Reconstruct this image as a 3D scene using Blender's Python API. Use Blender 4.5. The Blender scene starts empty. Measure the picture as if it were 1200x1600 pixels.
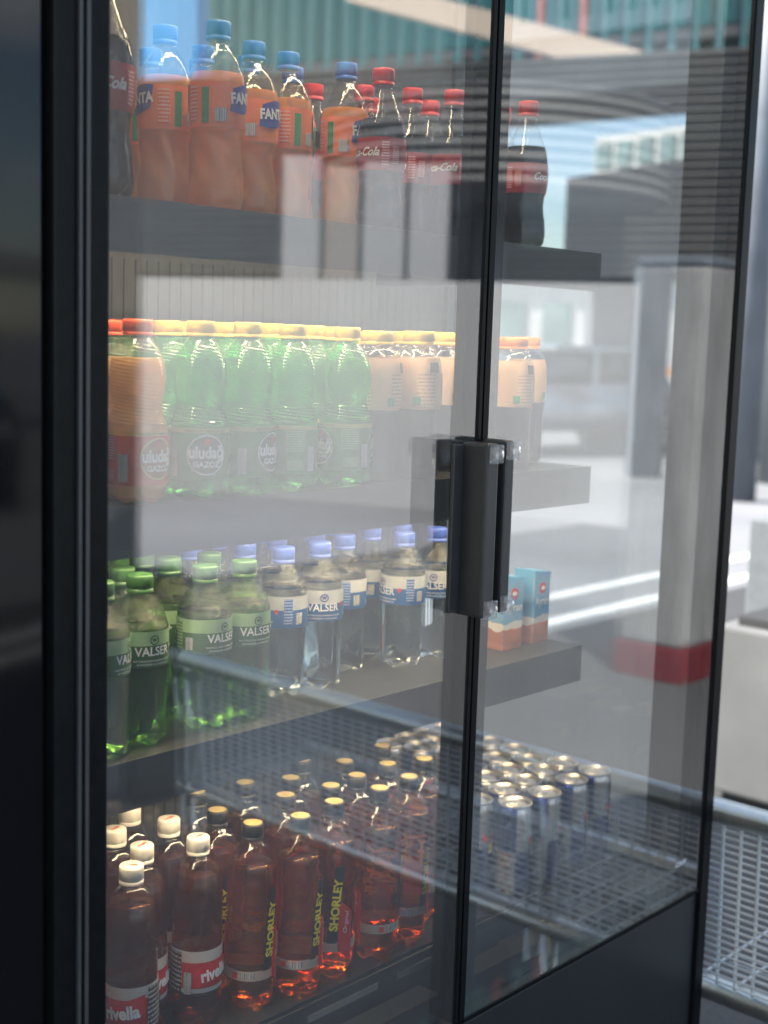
import bpy, bmesh, math, random
from mathutils import Vector, Matrix
random.seed(7)
PI = math.pi
scn = bpy.context.scene
col = scn.collection

# ------------------------------------------------------------------ camera
CAM = Vector((0, -1.15, 1.5))
F = 2100.0                                  # focal length in pixels of the 1200 x 1600 photograph
RX = Vector((0.67617956, -0.07330806, 0.73308058))
RY = Vector((-0.73610521, -0.10841964, 0.66812746))
RZ = Vector((0.03050121, -0.99139856, -0.12727359))
def ray(px, py):
    v = Vector(((px - 600) / F, (py - 800) / F, 1.0))
    return Vector((RX.dot(v), RY.dot(v), RZ.dot(v)))
def at(px, py, Y):
    r = ray(px, py); return CAM + r * ((Y - CAM.y) / r.y)
def atx(px, py, X):
    r = ray(px, py); return CAM + r * ((X - CAM.x) / r.x)
def atz(px, py, Z):
    r = ray(px, py); return CAM + r * ((Z - CAM.z) / r.z)
def spot(px, py, d, mirror=False):          # a point of the street, d metres away; mirror = seen in the door glass
    r = ray(px, py); p = CAM + r * (d / math.hypot(r.x, r.y))
    if mirror: p.y = -p.y
    return p
cam = bpy.data.cameras.new('camera'); co = bpy.data.objects.new('camera', cam); col.objects.link(co)
M = Matrix(((RX.x, -RX.y, -RX.z, CAM.x), (RY.x, -RY.y, -RY.z, CAM.y), (RZ.x, -RZ.y, -RZ.z, CAM.z), (0, 0, 0, 1)))
co.matrix_world = M
cam.sensor_fit = 'VERTICAL'; cam.sensor_height = 36; cam.lens = F / 1600 * 36
cam.clip_start = 0.05; cam.clip_end = 1000
cam.dof.use_dof = True; cam.dof.focus_distance = 1.78; cam.dof.aperture_fstop = 3.8
scn.camera = co

# ------------------------------------------------------------------ light
SUN_EL, SUN_AZ = 50, -35                     # azimuth clockwise from +Y
sd = Vector((math.sin(math.radians(SUN_AZ)) * math.cos(math.radians(SUN_EL)), math.cos(math.radians(SUN_AZ)) * math.cos(math.radians(SUN_EL)), math.sin(math.radians(SUN_EL))))
w = bpy.data.worlds.new('World'); scn.world = w; w.use_nodes = True
nt = w.node_tree; nt.nodes.clear()
sky = nt.nodes.new('ShaderNodeTexSky'); sky.sky_type = 'NISHITA'; sky.sun_disc = False
sky.sun_elevation = math.radians(SUN_EL); sky.sun_rotation = math.radians(SUN_AZ); sky.air_density = 1.0; sky.dust_density = 0.6
tc = nt.nodes.new('ShaderNodeTexCoord'); mp = nt.nodes.new('ShaderNodeMapping'); mp.inputs['Scale'].default_value = (2.2, 2.2, 7)
nz = nt.nodes.new('ShaderNodeTexNoise'); nz.inputs['Scale'].default_value = 1.6; nz.inputs['Detail'].default_value = 8
rp = nt.nodes.new('ShaderNodeValToRGB'); rp.color_ramp.elements[0].position = .50; rp.color_ramp.elements[1].position = .68
mx = nt.nodes.new('ShaderNodeMixRGB'); mx.inputs['Color2'].default_value = (9.5, 9.8, 10.2, 1)
bg = nt.nodes.new('ShaderNodeBackground'); bg.inputs['Strength'].default_value = 0.12
out = nt.nodes.new('ShaderNodeOutputWorld')
L = nt.links.new
L(tc.outputs['Generated'], mp.inputs[0]); L(mp.outputs[0], nz.inputs[0]); L(nz.outputs[0], rp.inputs[0]); L(rp.outputs[0], mx.inputs['Fac'])
L(sky.outputs[0], mx.inputs['Color1']); L(mx.outputs[0], bg.inputs['Color']); L(bg.outputs[0], out.inputs[0])
sl = bpy.data.lights.new('sun', 'SUN'); sl.energy = 4.2; sl.angle = math.radians(.5); sl.color = (1, .95, .87)
so = bpy.data.objects.new('sun', sl); col.objects.link(so); so.rotation_euler = sd.to_track_quat('Z', 'Y').to_euler()
scn.view_settings.view_transform = 'Standard'; scn.view_settings.look = 'None'; scn.view_settings.gamma = 1
scn.view_settings.exposure = 1.5
cy = scn.cycles
cy.max_bounces = 14; cy.transparent_max_bounces = 40; cy.transmission_bounces = 12; cy.glossy_bounces = 6; cy.diffuse_bounces = 3
cy.use_denoising = True; cy.caustics_reflective = False; cy.caustics_refractive = True; cy.sample_clamp_indirect = 6; cy.blur_glossy = 0.3

# ------------------------------------------------------------------ materials
MT = {}
def newmat(name):
    m = bpy.data.materials.new(name); m.use_nodes = True; m.node_tree.nodes.clear(); MT[name] = m
    n = m.node_tree.nodes; o = n.new('ShaderNodeOutputMaterial'); return m, n, m.node_tree.links.new, o
def c4(c): return (c[0], c[1], c[2], 1)
def mat(name, c, rough=.5, metal=0, var=.12, scale=20, bump=0, emis=None, spec=.5, coat=0, stretch=None, trans=0, sss=0):
    m, n, l, o = newmat(name)
    p = n.new('ShaderNodeBsdfPrincipled'); p.inputs['Roughness'].default_value = rough; p.inputs['Metallic'].default_value = metal
    p.inputs['Specular IOR Level'].default_value = spec; p.inputs['Coat Weight'].default_value = coat
    p.inputs['Transmission Weight'].default_value = trans
    t = n.new('ShaderNodeTexCoord'); z = n.new('ShaderNodeTexNoise'); z.inputs['Scale'].default_value = scale; z.inputs['Detail'].default_value = 6
    src = t.outputs['Object']
    if stretch:
        mpn = n.new('ShaderNodeMapping'); mpn.inputs['Scale'].default_value = stretch; l(src, mpn.inputs[0]); src = mpn.outputs[0]
    l(src, z.inputs[0])
    r = n.new('ShaderNodeValToRGB'); e = r.color_ramp.elements
    e[0].position = .3; e[1].position = .7
    e[0].color = c4([x * (1 - var) for x in c]); e[1].color = c4([min(1, x * (1 + var)) for x in c])
    l(z.outputs[0], r.inputs[0]); l(r.outputs[0], p.inputs['Base Color'])
    mr = n.new('ShaderNodeMapRange'); mr.inputs[3].default_value = rough * .85; mr.inputs[4].default_value = min(1, rough * 1.2)
    l(z.outputs[0], mr.inputs[0]); l(mr.outputs[0], p.inputs['Roughness'])
    if bump:
        b = n.new('ShaderNodeBump'); b.inputs['Strength'].default_value = bump; b.inputs['Distance'].default_value = .01; l(z.outputs[0], b.inputs['Height']); l(b.outputs[0], p.inputs['Normal'])
    if emis:
        p.inputs['Emission Color'].default_value = c4(emis[0]); p.inputs['Emission Strength'].default_value = emis[1]
    l(p.outputs[0], o.inputs[0]); return m
def sheet(name, tint=(1, 1, 1), ior=1.5, rough=0.0, bump=0, bscale=300, diffuse=0, dcol=(1, 1, 1), voro=False):
    """thin clear wall: Fresnel share mirrors, the rest goes straight through, tinted"""
    m, n, l, o = newmat(name)
    g = n.new('ShaderNodeNewGeometry'); mr = n.new('ShaderNodeMapRange'); mr.inputs[3].default_value = ior; mr.inputs[4].default_value = 1 / ior
    f = n.new('ShaderNodeFresnel'); l(g.outputs['Backfacing'], mr.inputs[0]); l(mr.outputs[0], f.inputs['IOR'])
    tr = n.new('ShaderNodeBsdfTransparent'); tr.inputs[0].default_value = c4(tint)
    gl = n.new('ShaderNodeBsdfGlossy'); gl.inputs['Roughness'].default_value = rough; gl.inputs[0].default_value = (1, 1, 1, 1)
    ms = n.new('ShaderNodeMixShader'); l(f.outputs[0], ms.inputs[0])
    first = tr.outputs[0]
    if diffuse:
        d = n.new('ShaderNodeBsdfDiffuse'); d.inputs[0].default_value = c4(dcol); m2 = n.new('ShaderNodeMixShader'); m2.inputs[0].default_value = diffuse
        l(tr.outputs[0], m2.inputs[1]); l(d.outputs[0], m2.inputs[2]); first = m2.outputs[0]
    l(first, ms.inputs[1]); l(gl.outputs[0], ms.inputs[2]); l(ms.outputs[0], o.inputs[0])
    if bump:
        t = n.new('ShaderNodeTexCoord')
        z = n.new('ShaderNodeTexVoronoi' if voro else 'ShaderNodeTexNoise'); z.inputs['Scale'].default_value = bscale
        b = n.new('ShaderNodeBump'); b.inputs['Strength'].default_value = bump; b.inputs['Distance'].default_value = .004
        l(t.outputs['Object'], z.inputs[0]); l(z.outputs[0], b.inputs['Height']); l(b.outputs[0], gl.inputs['Normal']); l(b.outputs[0], f.inputs['Normal'])
    return m
def drink(name, c, cloud=0, ccol=None):
    m, n, l, o = newmat(name)
    g = n.new('ShaderNodeBsdfGlass'); g.inputs[0].default_value = c4(c); g.inputs['IOR'].default_value = 1.33; g.inputs['Roughness'].default_value = 0.0
    if cloud:
        d = n.new('ShaderNodeBsdfDiffuse'); d.inputs[0].default_value = c4(ccol); t = n.new('ShaderNodeBsdfTranslucent'); t.inputs[0].default_value = c4(ccol)
        a = n.new('ShaderNodeMixShader'); a.inputs[0].default_value = .5; l(d.outputs[0], a.inputs[1]); l(t.outputs[0], a.inputs[2])
        b = n.new('ShaderNodeMixShader'); b.inputs[0].default_value = cloud; l(g.outputs[0], b.inputs[1]); l(a.outputs[0], b.inputs[2]); l(b.outputs[0], o.inputs[0])
    else: l(g.outputs[0], o.inputs[0])
    return m
def zramp(name, stops, rough=.4, lo=0, hi=.26, clear=None, clearness=.5, coat=.3):
    """printed film: colour bands by height; stops = [(z, colour)]"""
    m, n, l, o = newmat(name)
    t = n.new('ShaderNodeTexCoord'); s = n.new('ShaderNodeSeparateXYZ'); mr = n.new('ShaderNodeMapRange'); mr.inputs[1].default_value = lo; mr.inputs[2].default_value = hi
    l(t.outputs['Object'], s.inputs[0]); l(s.outputs[2], mr.inputs[0]); r = n.new('ShaderNodeValToRGB'); r.color_ramp.interpolation = 'CONSTANT'
    e = r.color_ramp.elements
    while len(e) > 1: e.remove(e[-1])
    e[0].position = 0; e[0].color = c4(stops[0][1])
    for z, c in stops[1:]:
        x = e.new((z - lo) / (hi - lo)); x.color = c4(c)
    l(mr.outputs[0], r.inputs[0])
    p = n.new('ShaderNodeBsdfPrincipled'); p.inputs['Roughness'].default_value = rough; p.inputs['Coat Weight'].default_value = coat; l(r.outputs[0], p.inputs['Base Color'])
    tl = n.new('ShaderNodeBsdfTranslucent'); l(r.outputs[0], tl.inputs[0]); a = n.new('ShaderNodeMixShader'); a.inputs[0].default_value = .3
    l(p.outputs[0], a.inputs[1]); l(tl.outputs[0], a.inputs[2]); last = a.outputs[0]
    if clear:
        tr = n.new('ShaderNodeBsdfTransparent'); tr.inputs[0].default_value = c4(clear); b = n.new('ShaderNodeMixShader'); b.inputs[0].default_value = clearness
        l(last, b.inputs[1]); l(tr.outputs[0], b.inputs[2]); last = b.outputs[0]
    l(last, o.inputs[0]); return m
def stripes(name, bgc, ink, kind='bar'):
    """barcodes and small print, laid out on the patch's own UV map"""
    m, n, l, o = newmat(name)
    t = n.new('ShaderNodeTexCoord'); s = n.new('ShaderNodeSeparateXYZ'); l(t.outputs['UV'], s.inputs[0])
    z = n.new('ShaderNodeTexNoise'); cmb = n.new('ShaderNodeCombineXYZ')
    if kind == 'bar':
        z.inputs['Scale'].default_value = 24; l(s.outputs[0], cmb.inputs[0])
    else:
        q = n.new('ShaderNodeMath'); q.operation = 'MULTIPLY'; q.inputs[1].default_value = 9; l(s.outputs[1], q.inputs[0])
        fl = n.new('ShaderNodeMath'); fl.operation = 'FLOOR'; l(q.outputs[0], fl.inputs[0]); l(fl.outputs[0], cmb.inputs[1]); l(s.outputs[0], cmb.inputs[0]); z.inputs['Scale'].default_value = 22
    l(cmb.outputs[0], z.inputs[0])
    g = n.new('ShaderNodeMath'); g.operation = 'GREATER_THAN'; g.inputs[1].default_value = .5; l(z.outputs[0], g.inputs[0]); fac = g.outputs[0]
    if kind != 'bar':
        fr = n.new('ShaderNodeMath'); fr.operation = 'FRACT'; l(q.outputs[0], fr.inputs[0]); g2 = n.new('ShaderNodeMath'); g2.operation = 'GREATER_THAN'; g2.inputs[1].default_value = .5
        l(fr.outputs[0], g2.inputs[0]); mu = n.new('ShaderNodeMath'); mu.operation = 'MULTIPLY'; l(g2.outputs[0], mu.inputs[0]); l(g.outputs[0], mu.inputs[1]); fac = mu.outputs[0]
    x = n.new('ShaderNodeMixRGB'); x.inputs[1].default_value = c4(bgc); x.inputs[2].default_value = c4(ink); l(fac, x.inputs[0])
    p = n.new('ShaderNodeBsdfPrincipled'); p.inputs['Roughness'].default_value = .4; l(x.outputs[0], p.inputs['Base Color']); l(p.outputs[0], o.inputs[0]); return m

black = mat('black_powder_coat', (.008, .009, .010), .34, var=.2, scale=60, spec=.12)
blackm = mat('black_matt', (.015, .015, .016), .6, var=.2, scale=60)
panelm = mat('dark_grey_sheet_metal', (.035, .037, .042), .38, metal=.3, var=.1, scale=4, stretch=(1, 1, .2))
groove = mat('grey_seal', (.055, .058, .06), .4, var=.1)
shelfm = mat('charcoal_steel', (.045, .047, .05), .42, metal=.2, var=.15, scale=30)
backm = mat('grey_back_wall', (.085, .085, .088), .5, var=.15, scale=9, stretch=(14, 1, .3))
chrome = mat('bright_metal', (.75, .75, .75), .18, metal=1, var=.05)
alu = mat('brushed_aluminium', (.6, .6, .6), .35, metal=.9, var=.08, scale=40)
clearp = sheet('clear_bumper', (.95, .95, .95), 1.7, .04, bump=.3, bscale=120, diffuse=.06)
def hazed_glass(name, tint, ior):  # milky haze and bloom put into the pane as a streaky diffuse share
    m = sheet(name, tint, ior, 0.0, diffuse=.03, dcol=(.8, .82, .85)); n = m.node_tree.nodes; l = m.node_tree.links.new
    mixes = [x for x in n if x.type == 'MIX_SHADER']; inner = [x for x in mixes if x.inputs[2].links and x.inputs[2].links[0].from_node.type == 'BSDF_DIFFUSE'][0]
    t = n.new('ShaderNodeTexCoord'); a = n.new('ShaderNodeTexNoise'); a.inputs['Scale'].default_value = 3.5; a.inputs['Detail'].default_value = 7; a.inputs['Distortion'].default_value = 1.5
    mp_ = n.new('ShaderNodeMapping'); mp_.inputs['Scale'].default_value = (1.6, 1, .5); mp_.inputs['Rotation'].default_value = (0, .5, 0); l(t.outputs['Object'], mp_.inputs[0]); l(mp_.outputs[0], a.inputs[0])
    r = n.new('ShaderNodeMapRange'); r.inputs[1].default_value = .35; r.inputs[2].default_value = .75; r.inputs[3].default_value = .012; r.inputs[4].default_value = .05; l(a.outputs[0], r.inputs[0]); l(r.outputs[0], inner.inputs[0])
    return m
doorglass = hazed_glass('door_glass', (.96, .97, .97), 2.55)
sideglass = sheet('side_glass', (.86, .88, .88), 1.5, 0.0)
darkglass = mat('dark_gloss_panel', (.006, .006, .007), .06, var=.1, spec=.25)
led = mat('warm_light_strip', (1, .9, .7), .5, emis=((1, .80, .48), 25.0))

# ------------------------------------------------------------------ mesh helpers
def link(name, me, m, parent=None, smooth=False):
    me.materials.clear()
    for x in (m if isinstance(m, (list, tuple)) else [m]): me.materials.append(x)
    if smooth:
        for p in me.polygons: p.use_smooth = True
    o = bpy.data.objects.new(name, me); col.objects.link(o)
    if parent: o.parent = parent
    return o
def tag(o, label=None, cat=None, group=None, kind=None):
    if label: o['label'] = label
    if cat: o['category'] = cat
    if group: o['group'] = group
    if kind: o['kind'] = kind
    return o
def thing(name, label, cat, loc=(0, 0, 0), rz=0, group=None):
    o = bpy.data.objects.new(name, None); col.objects.link(o); o.empty_display_size = .05
    o.location = loc; o.rotation_euler = (0, 0, rz); return tag(o, label, cat, group)
class MB:
    def __init__(s): s.bm = bmesh.new()
    def box(s, a, b, bev=0):
        lo = [min(a[i], b[i]) for i in range(3)]; hi = [max(a[i], b[i]) for i in range(3)]
        r = bmesh.ops.create_cube(s.bm, size=1)
        for v in r['verts']: v.co = Vector([lo[i] + (v.co[i] + .5) * (hi[i] - lo[i]) for i in range(3)])
        if bev:
            es = list({e for v in r['verts'] for e in v.link_edges}); bmesh.ops.bevel(s.bm, geom=es, offset=bev, segments=2, affect='EDGES', profile=.6)
        return s
    def slab(s, p, q, z0, z1, th):             # upright slab between two ground points
        p = Vector((p[0], p[1], 0)); q = Vector((q[0], q[1], 0)); n = (q - p).normalized(); n = Vector((-n.y, n.x, 0)) * th / 2
        vs = [s.bm.verts.new(a + Vector((0, 0, z))) for z in (z0, z1) for a in (p - n, q - n, q + n, p + n)]
        for f in ((3, 2, 1, 0), (4, 5, 6, 7), (0, 1, 5, 4), (1, 2, 6, 5), (2, 3, 7, 6), (3, 0, 4, 7)): s.bm.faces.new([vs[i] for i in f])
        return s
    def rod(s, a, b, r, seg=12, r2=None):
        a = Vector(a); b = Vector(b); d = b - a; q = d.to_track_quat('Z', 'Y').to_matrix().to_4x4(); q.translation = (a + b) / 2
        bmesh.ops.create_cone(s.bm, cap_ends=True, segments=seg, radius1=r, radius2=r if r2 is None else r2, depth=d.length, matrix=q); return s
    def path(s, pts, r, seg=8):
        for a, b in zip(pts, pts[1:]): s.rod(a, b, r, seg)
        return s
    def prism(s, poly, a, b, axis=1):          # poly of (u,v); axis 1: extruded along y
        def mk(u, v, t): return (u, t, v) if axis == 1 else ((t, u, v) if axis == 0 else (u, v, t))
        A = [s.bm.verts.new(mk(u, v, a)) for u, v in poly]; B = [s.bm.verts.new(mk(u, v, b)) for u, v in poly]; n = len(poly)
        s.bm.faces.new(A); s.bm.faces.new(B[::-1])
        for i in range(n): s.bm.faces.new((A[i], B[i], B[(i + 1) % n], A[(i + 1) % n]))
        return s
    def build(s, name, m, parent=None, smooth=False):
        bmesh.ops.recalc_face_normals(s.bm, faces=s.bm.faces)
        me = bpy.data.meshes.new(name); s.bm.to_mesh(me); s.bm.free(); return link(name, me, m, parent, smooth)
def spline(pts, n=6):
    out = []
    P = [pts[0]] + list(pts) + [pts[-1]]
    for i in range(1, len(P) - 2):
        p0, p1, p2, p3 = P[i - 1:i + 3]
        if p1[0] == p2[0] or len(p1) > 2 and p1[2]:
            out.append((p1[0], p1[1])); continue
        for k in range(n):
            t = k / n; r = []
            for j in (0, 1): r.append(.5 * (2 * p1[j] + (p2[j] - p0[j]) * t + (2 * p0[j] - 5 * p1[j] + 4 * p2[j] - p3[j]) * t * t + (3 * p1[j] - p0[j] - 3 * p2[j] + p3[j]) * t ** 3))
            out.append(tuple(r))
    out.append((pts[-1][0], pts[-1][1])); return out
def lathe(prof, seg=40, mod=None, cap=True):
    """prof = [(r, z)]; mod(angle, z, r) -> r"""
    me = bpy.data.meshes.new('lathe'); vs = []; fs = []
    for r, z in prof:
        for k in range(seg):
            a = 2 * PI * k / seg; rr = mod(a, z, r) if mod else r; zz = z
            if isinstance(rr, tuple): rr, zz = rr
            vs.append((rr * math.sin(a), -rr * math.cos(a), zz))
    n = len(prof)
    for i in range(n - 1):
        for k in range(seg):
            j = (k + 1) % seg; fs.append((i * seg + k, i * seg + j, (i + 1) * seg + j, (i + 1) * seg + k))
    if cap:
        fs.append(tuple(range(seg))[::-1]); fs.append(tuple((n - 1) * seg + k for k in range(seg)))
    me.from_pydata(vs, [], fs); me.update(); return me
def patch(r, a0, a1, z0, z1, n=10, skew=0, shape=None):
    """piece of a film wrapped on a cylinder; angles in radians from -Y, with its own UVs"""
    me = bpy.data.meshes.new('patch'); vs = []; fs = []; uv = []
    rf = r if callable(r) else (lambda z: r)
    m = 6
    for j in range(m + 1):
        for i in range(n + 1):
            u = i / n; v = j / m; a = a0 + (a1 - a0) * u; z = z0 + (z1 - z0) * v + skew * u
            if shape: a, z = shape(u, v, a, z)
            q = rf(z); vs.append((q * math.sin(a), -q * math.cos(a), z)); uv.append((u, v))
    for j in range(m):
        for i in range(n): b = j * (n + 1) + i; fs.append((b, b + 1, b + n + 2, b + n + 1))
    me.from_pydata(vs, [], fs); me.update(); ul = me.uv_layers.new(name='UV')
    for l in me.loops: ul.data[l.index].uv = uv[l.vertex_index]
    return me
TC = {}
def text2d(body, size, off=0, shear=0, sx=1, cx='CENTER', space=1):
    cu = bpy.data.curves.new('t', 'FONT'); cu.body = body; cu.size = size; cu.offset = off; cu.shear = shear; cu.align_x = cx; cu.align_y = 'CENTER'; cu.resolution_u = 3; cu.space_character = space
    o = bpy.data.objects.new('t', cu); col.objects.link(o); dg = bpy.context.evaluated_depsgraph_get(); me = bpy.data.meshes.new_from_object(o.evaluated_get(dg))
    bpy.data.objects.remove(o)
    bm = bmesh.new(); bm.from_mesh(me)
    for v in bm.verts: v.co.x *= sx
    es = [e for e in bm.edges if e.calc_length() > .004]
    if es: bmesh.ops.subdivide_edges(bm, edges=es, cuts=2)
    bmesh.ops.triangulate(bm, faces=bm.faces); bm.to_mesh(me); bm.free(); return me
def textwrap(body, size, r, ang, z, vertical=False, tilt=0, **k):
    me = text2d(body, size, **k); rf = r if callable(r) else (lambda z: r)
    c, s = math.cos(tilt), math.sin(tilt)
    for v in me.vertices:
        x, y = v.co.x, v.co.y
        if vertical: x, y = -y, x
        x, y = c * x - s * y, s * x + c * y
        q = rf(z + y); a = ang + x / q; v.co = (q * math.sin(a), -q * math.cos(a), z + y)
    return me
def ring(rc, rt, z, seg=32, k=6):
    me_v = []; f = []
    for i in range(seg):
        a = 2 * PI * i / seg
        for j in range(k):
            b = 2 * PI * j / k; rr = rc + rt * math.cos(b); me_v.append((rr * math.sin(a), -rr * math.cos(a), z + rt * math.sin(b)))
    for i in range(seg):
        for j in range(k): f.append((i * k + j, ((i + 1) % seg) * k + j, ((i + 1) % seg) * k + (j + 1) % k, i * k + (j + 1) % k))
    me = bpy.data.meshes.new('ring'); me.from_pydata(me_v, [], f); me.update(); return me
def join_mesh(ms):
    bm = bmesh.new()
    for m in ms: bm.from_mesh(m)
    me = bpy.data.meshes.new('joined'); bm.to_mesh(me); bm.free(); return me

# ------------------------------------------------------------------ the setting: ground, road, sky is the world
def asphalt(name, c, s=1):
    m, n, l, o = newmat(name)
    t = n.new('ShaderNodeTexCoord'); a = n.new('ShaderNodeTexNoise'); a.inputs['Scale'].default_value = .35; a.inputs['Detail'].default_value = 8
    b = n.new('ShaderNodeTexNoise'); b.inputs['Scale'].default_value = 90; b.inputs['Detail'].default_value = 3
    l(t.outputs['Object'], a.inputs[0]); l(t.outputs['Object'], b.inputs[0])
    x = n.new('ShaderNodeMixRGB'); x.blend_type = 'MIX'; x.inputs[0].default_value = .45; l(a.outputs[0], x.inputs[1]); l(b.outputs[0], x.inputs[2])
    r = n.new('ShaderNodeValToRGB'); r.color_ramp.elements[0].position = .35; r.color_ramp.elements[1].position = .65
    r.color_ramp.elements[0].color = c4([q * .72 for q in c]); r.color_ramp.elements[1].color = c4([q * 1.3 for q in c]); l(x.outputs[0], r.inputs[0])
    p = n.new('ShaderNodeBsdfPrincipled'); p.inputs['Roughness'].default_value = .85; l(r.outputs[0], p.inputs['Base Color'])
    bp = n.new('ShaderNodeBump'); bp.inputs['Strength'].default_value = .4; bp.inputs['Distance'].default_value = .01; l(b.outputs[0], bp.inputs['Height']); l(bp.outputs[0], p.inputs['Normal'])
    l(p.outputs[0], o.inputs[0]); return m
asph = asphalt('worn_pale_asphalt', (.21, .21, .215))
conc = mat('pale_concrete', (.19, .19, .185), .85, var=.15, scale=3, bump=.2)
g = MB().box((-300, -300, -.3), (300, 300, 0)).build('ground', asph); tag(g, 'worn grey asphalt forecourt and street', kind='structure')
me = bpy.data.meshes.new('forecourt'); me.from_pydata([(-9, -5.2, .002), (9.5, -5.2, .002), (9.5, 2.86, .002), (-9, 2.86, .002)], [], [(0, 1, 2, 3)])  # near asphalt sheet; the shade lying there is put into its darker colour
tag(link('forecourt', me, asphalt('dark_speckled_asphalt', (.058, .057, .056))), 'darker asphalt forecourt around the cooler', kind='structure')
whitep = mat('road_marking_paint', (.75, .75, .73), .7, var=.15, scale=8)
def mark(a, b, w_, nm='road_marking'):
    a = Vector(a); b = Vector(b); d = (b - a).normalized(); n = Vector((-d.y, d.x)) * w_ / 2
    me = bpy.data.meshes.new(nm); me.from_pydata([(*(a - n), .004), (*(b - n), .004), (*(b + n), .004), (*(a + n), .004)], [], [(0, 1, 2, 3)]); o = link(nm, me, whitep); tag(o, kind='structure'); return o
mark((4.5, 3.00), (16, 3.05), .11); mark((4.5, 3.42), (16, 3.5), .11)
mark((1.2, -3.75), (3.9, -4.62), .10); mark((1.0, -3.4), (3.6, -4.24), .08)

# ------------------------------------------------------------------ street seen straight through the glass (right)
dconc = mat('grey_bridge_concrete', (.12, .13, .14), .8, var=.2, scale=.6)
steel = mat('blue_grey_steel', (.10, .115, .135), .5, var=.15, scale=3)
def slabthing(name, label, cat, p, q, z0, z1, th, m, group=None, parent=None):
    o = MB().slab(p, q, z0, z1, th).build(name, m, parent)
    return tag(o, label, cat, group) if not parent else o
P = spot
b = thing('footbridge', 'dark grey elevated walkway crossing above the street at the upper right', 'bridge')
p, q = P(560, 190, 32), P(1420, 160, 26)
MB().slab(p, q, 6.3, 7.4, 3).build('deck', dconc, b); MB().slab(p, q, 7.4, 7.7, 3.3).build('edge_beam', steel, b)
pn = MB()
for i in range(26):
    t = i / 26; u = p.lerp(q, t); v = p.lerp(q, t + .03); pn.slab(u, v, 7.7, 16, 2.6)
pn.build('cladding', mat('dull_teal_cladding', (.06, .10, .115), .5, var=.2), b)
# pale building with window grid
pal = mat('pale_render', (.72, .69, .65), .8, var=.1, scale=1)
wing = mat('greenish_window', (.22, .30, .29), .15, var=.5, scale=.5)
b = thing('office_building', 'pale office building with green window grid seen behind the sky gap', 'building')
p, q = P(942, 300, 75), P(1110, 300, 70); zt = P(1000, 205, 72).z
MB().slab(p, q, 0, zt, 1.5).build('wall', pal, b)
dirn = (q - p).normalized(); nrm = Vector((dirn.y, -dirn.x, 0)); nrm = nrm if nrm.dot(CAM - p) > 0 else -nrm
for r_ in range(3):
    for i in range(5):
        L_ = (q - p).length; u = p + dirn * (L_ * (i + .12) / 5) + nrm * .80; v = p + dirn * (L_ * (i + .86) / 5) + nrm * .80
        MB().slab(u, v, zt - 1.6 - r_ * 2.2, zt - .35 - r_ * 2.2, .12).build('window', wing, b)
# dark kiosk with posts
b = thing('kiosk_canopy', 'dark boxy street canopy standing on grey columns beyond the side glass', 'canopy')
p, q = P(940, 290, 20), P(1240, 290, 17)
MB().slab(p, q, P(1000, 436, 19).z, P(950, 284, 20).z, 1.2).build('roof', mat('dark_fascia', (.04, .042, .05), .5, var=.2), b)
cg = mat('grey_column_paint', (.17, .18, .19), .6, var=.15, scale=2)
u = P(958, 600, 20); MB().slab(u + Vector((-.30, .28, 0)), u + Vector((.30, -.28, 0)), 0, P(1000, 438, 19).z, .5).build('column', cg, b)
u = P(1012, 600, 16); MB().slab(u + Vector((-.13, .12, 0)), u + Vector((.13, -.12, 0)), 0, 2.42, .3).build('column', steel, b)
o = MB().rod(P(1160, 778, 13.9).xy.to_3d(), P(1160, 778, 13.9).xy.to_3d() + Vector((0, 0, 6.4)), .13, 20).build('steel_column', steel, smooth=True)
tag(o, 'round blue grey column carrying the walkway, right of the cooler', 'column')
o = MB().rod(P(1215, 700, 16).xy.to_3d(), P(1215, 700, 16).xy.to_3d() + Vector((0, 0, 6.4)), .2, 20).build('steel_column', cg, smooth=True)
tag(o, 'pale grey column at the right picture edge', 'column')
# far strip: low wall, hedge, houses
b = thing('barrier_rail', 'orange and white barrier running along the far side of the street', 'barrier')
orm = mat('orange_paint', (.75, .30, .08), .6, var=.1)
p, q = P(700, 540, 30), P(1330, 545, 26)
MB().slab(p, q, .95, 1.12, .1).build('rail', orm, b); MB().slab(p, q, .45, .6, .1).build('rail', orm, b)
for i in range(12):
    u = p.lerp(q, i / 11); MB().rod((u.x, u.y, 0), (u.x, u.y, 1.15), .05).build('post', alu, b)
def leafcloud(name, label, cat, c, rx, ry, rz_, n, m, s=.25, group=None):
    bm = bmesh.new()
    for i in range(n):
        while True:
            v = Vector((random.uniform(-1, 1), random.uniform(-1, 1), random.uniform(-1, 1)))
            if .35 < v.length < 1: break
        v = Vector((v.x * rx, v.y * ry, v.z * rz_)); k = s * random.uniform(.6, 1.5); a = Vector([random.gauss(0, 1) for _ in range(3)]).normalized(); bb = a.orthogonal().normalized(); cc = a.cross(bb)
        vs = [bm.verts.new(v + bb * x * k + cc * y * k * .7) for x, y in ((-1, 0), (0, -.6), (1, 0), (0, .6))]; bm.faces.new(vs)
    root = thing(name, label, cat, c, 0, group)
    me = bpy.data.meshes.new('crown'); bm.to_mesh(me); bm.free(); link('crown', me, m, root)
    MB().rod((0, 0, -c[2]), (0, 0, 0), .16, 8, .08).build('trunk', mat('bark_' + str(len(MT)), (.09, .07, .05), .9), root); return root
leaf = mat('sunlit_leaves', (.11, .19, .05), .6, var=.4, scale=1)
for i, (px, d, r_) in enumerate(((1190, 22, 1.1), (1235, 40, 3))):
    u = P(px, 500, d); leafcloud('street_tree', ['small bright green bush tree at the right picture edge', 'broad green tree beyond the right picture edge column'][i], 'tree', (u.x, u.y, 2.4), r_, r_, 1.5, 500, leaf, .35, 'trees across the street')
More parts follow.
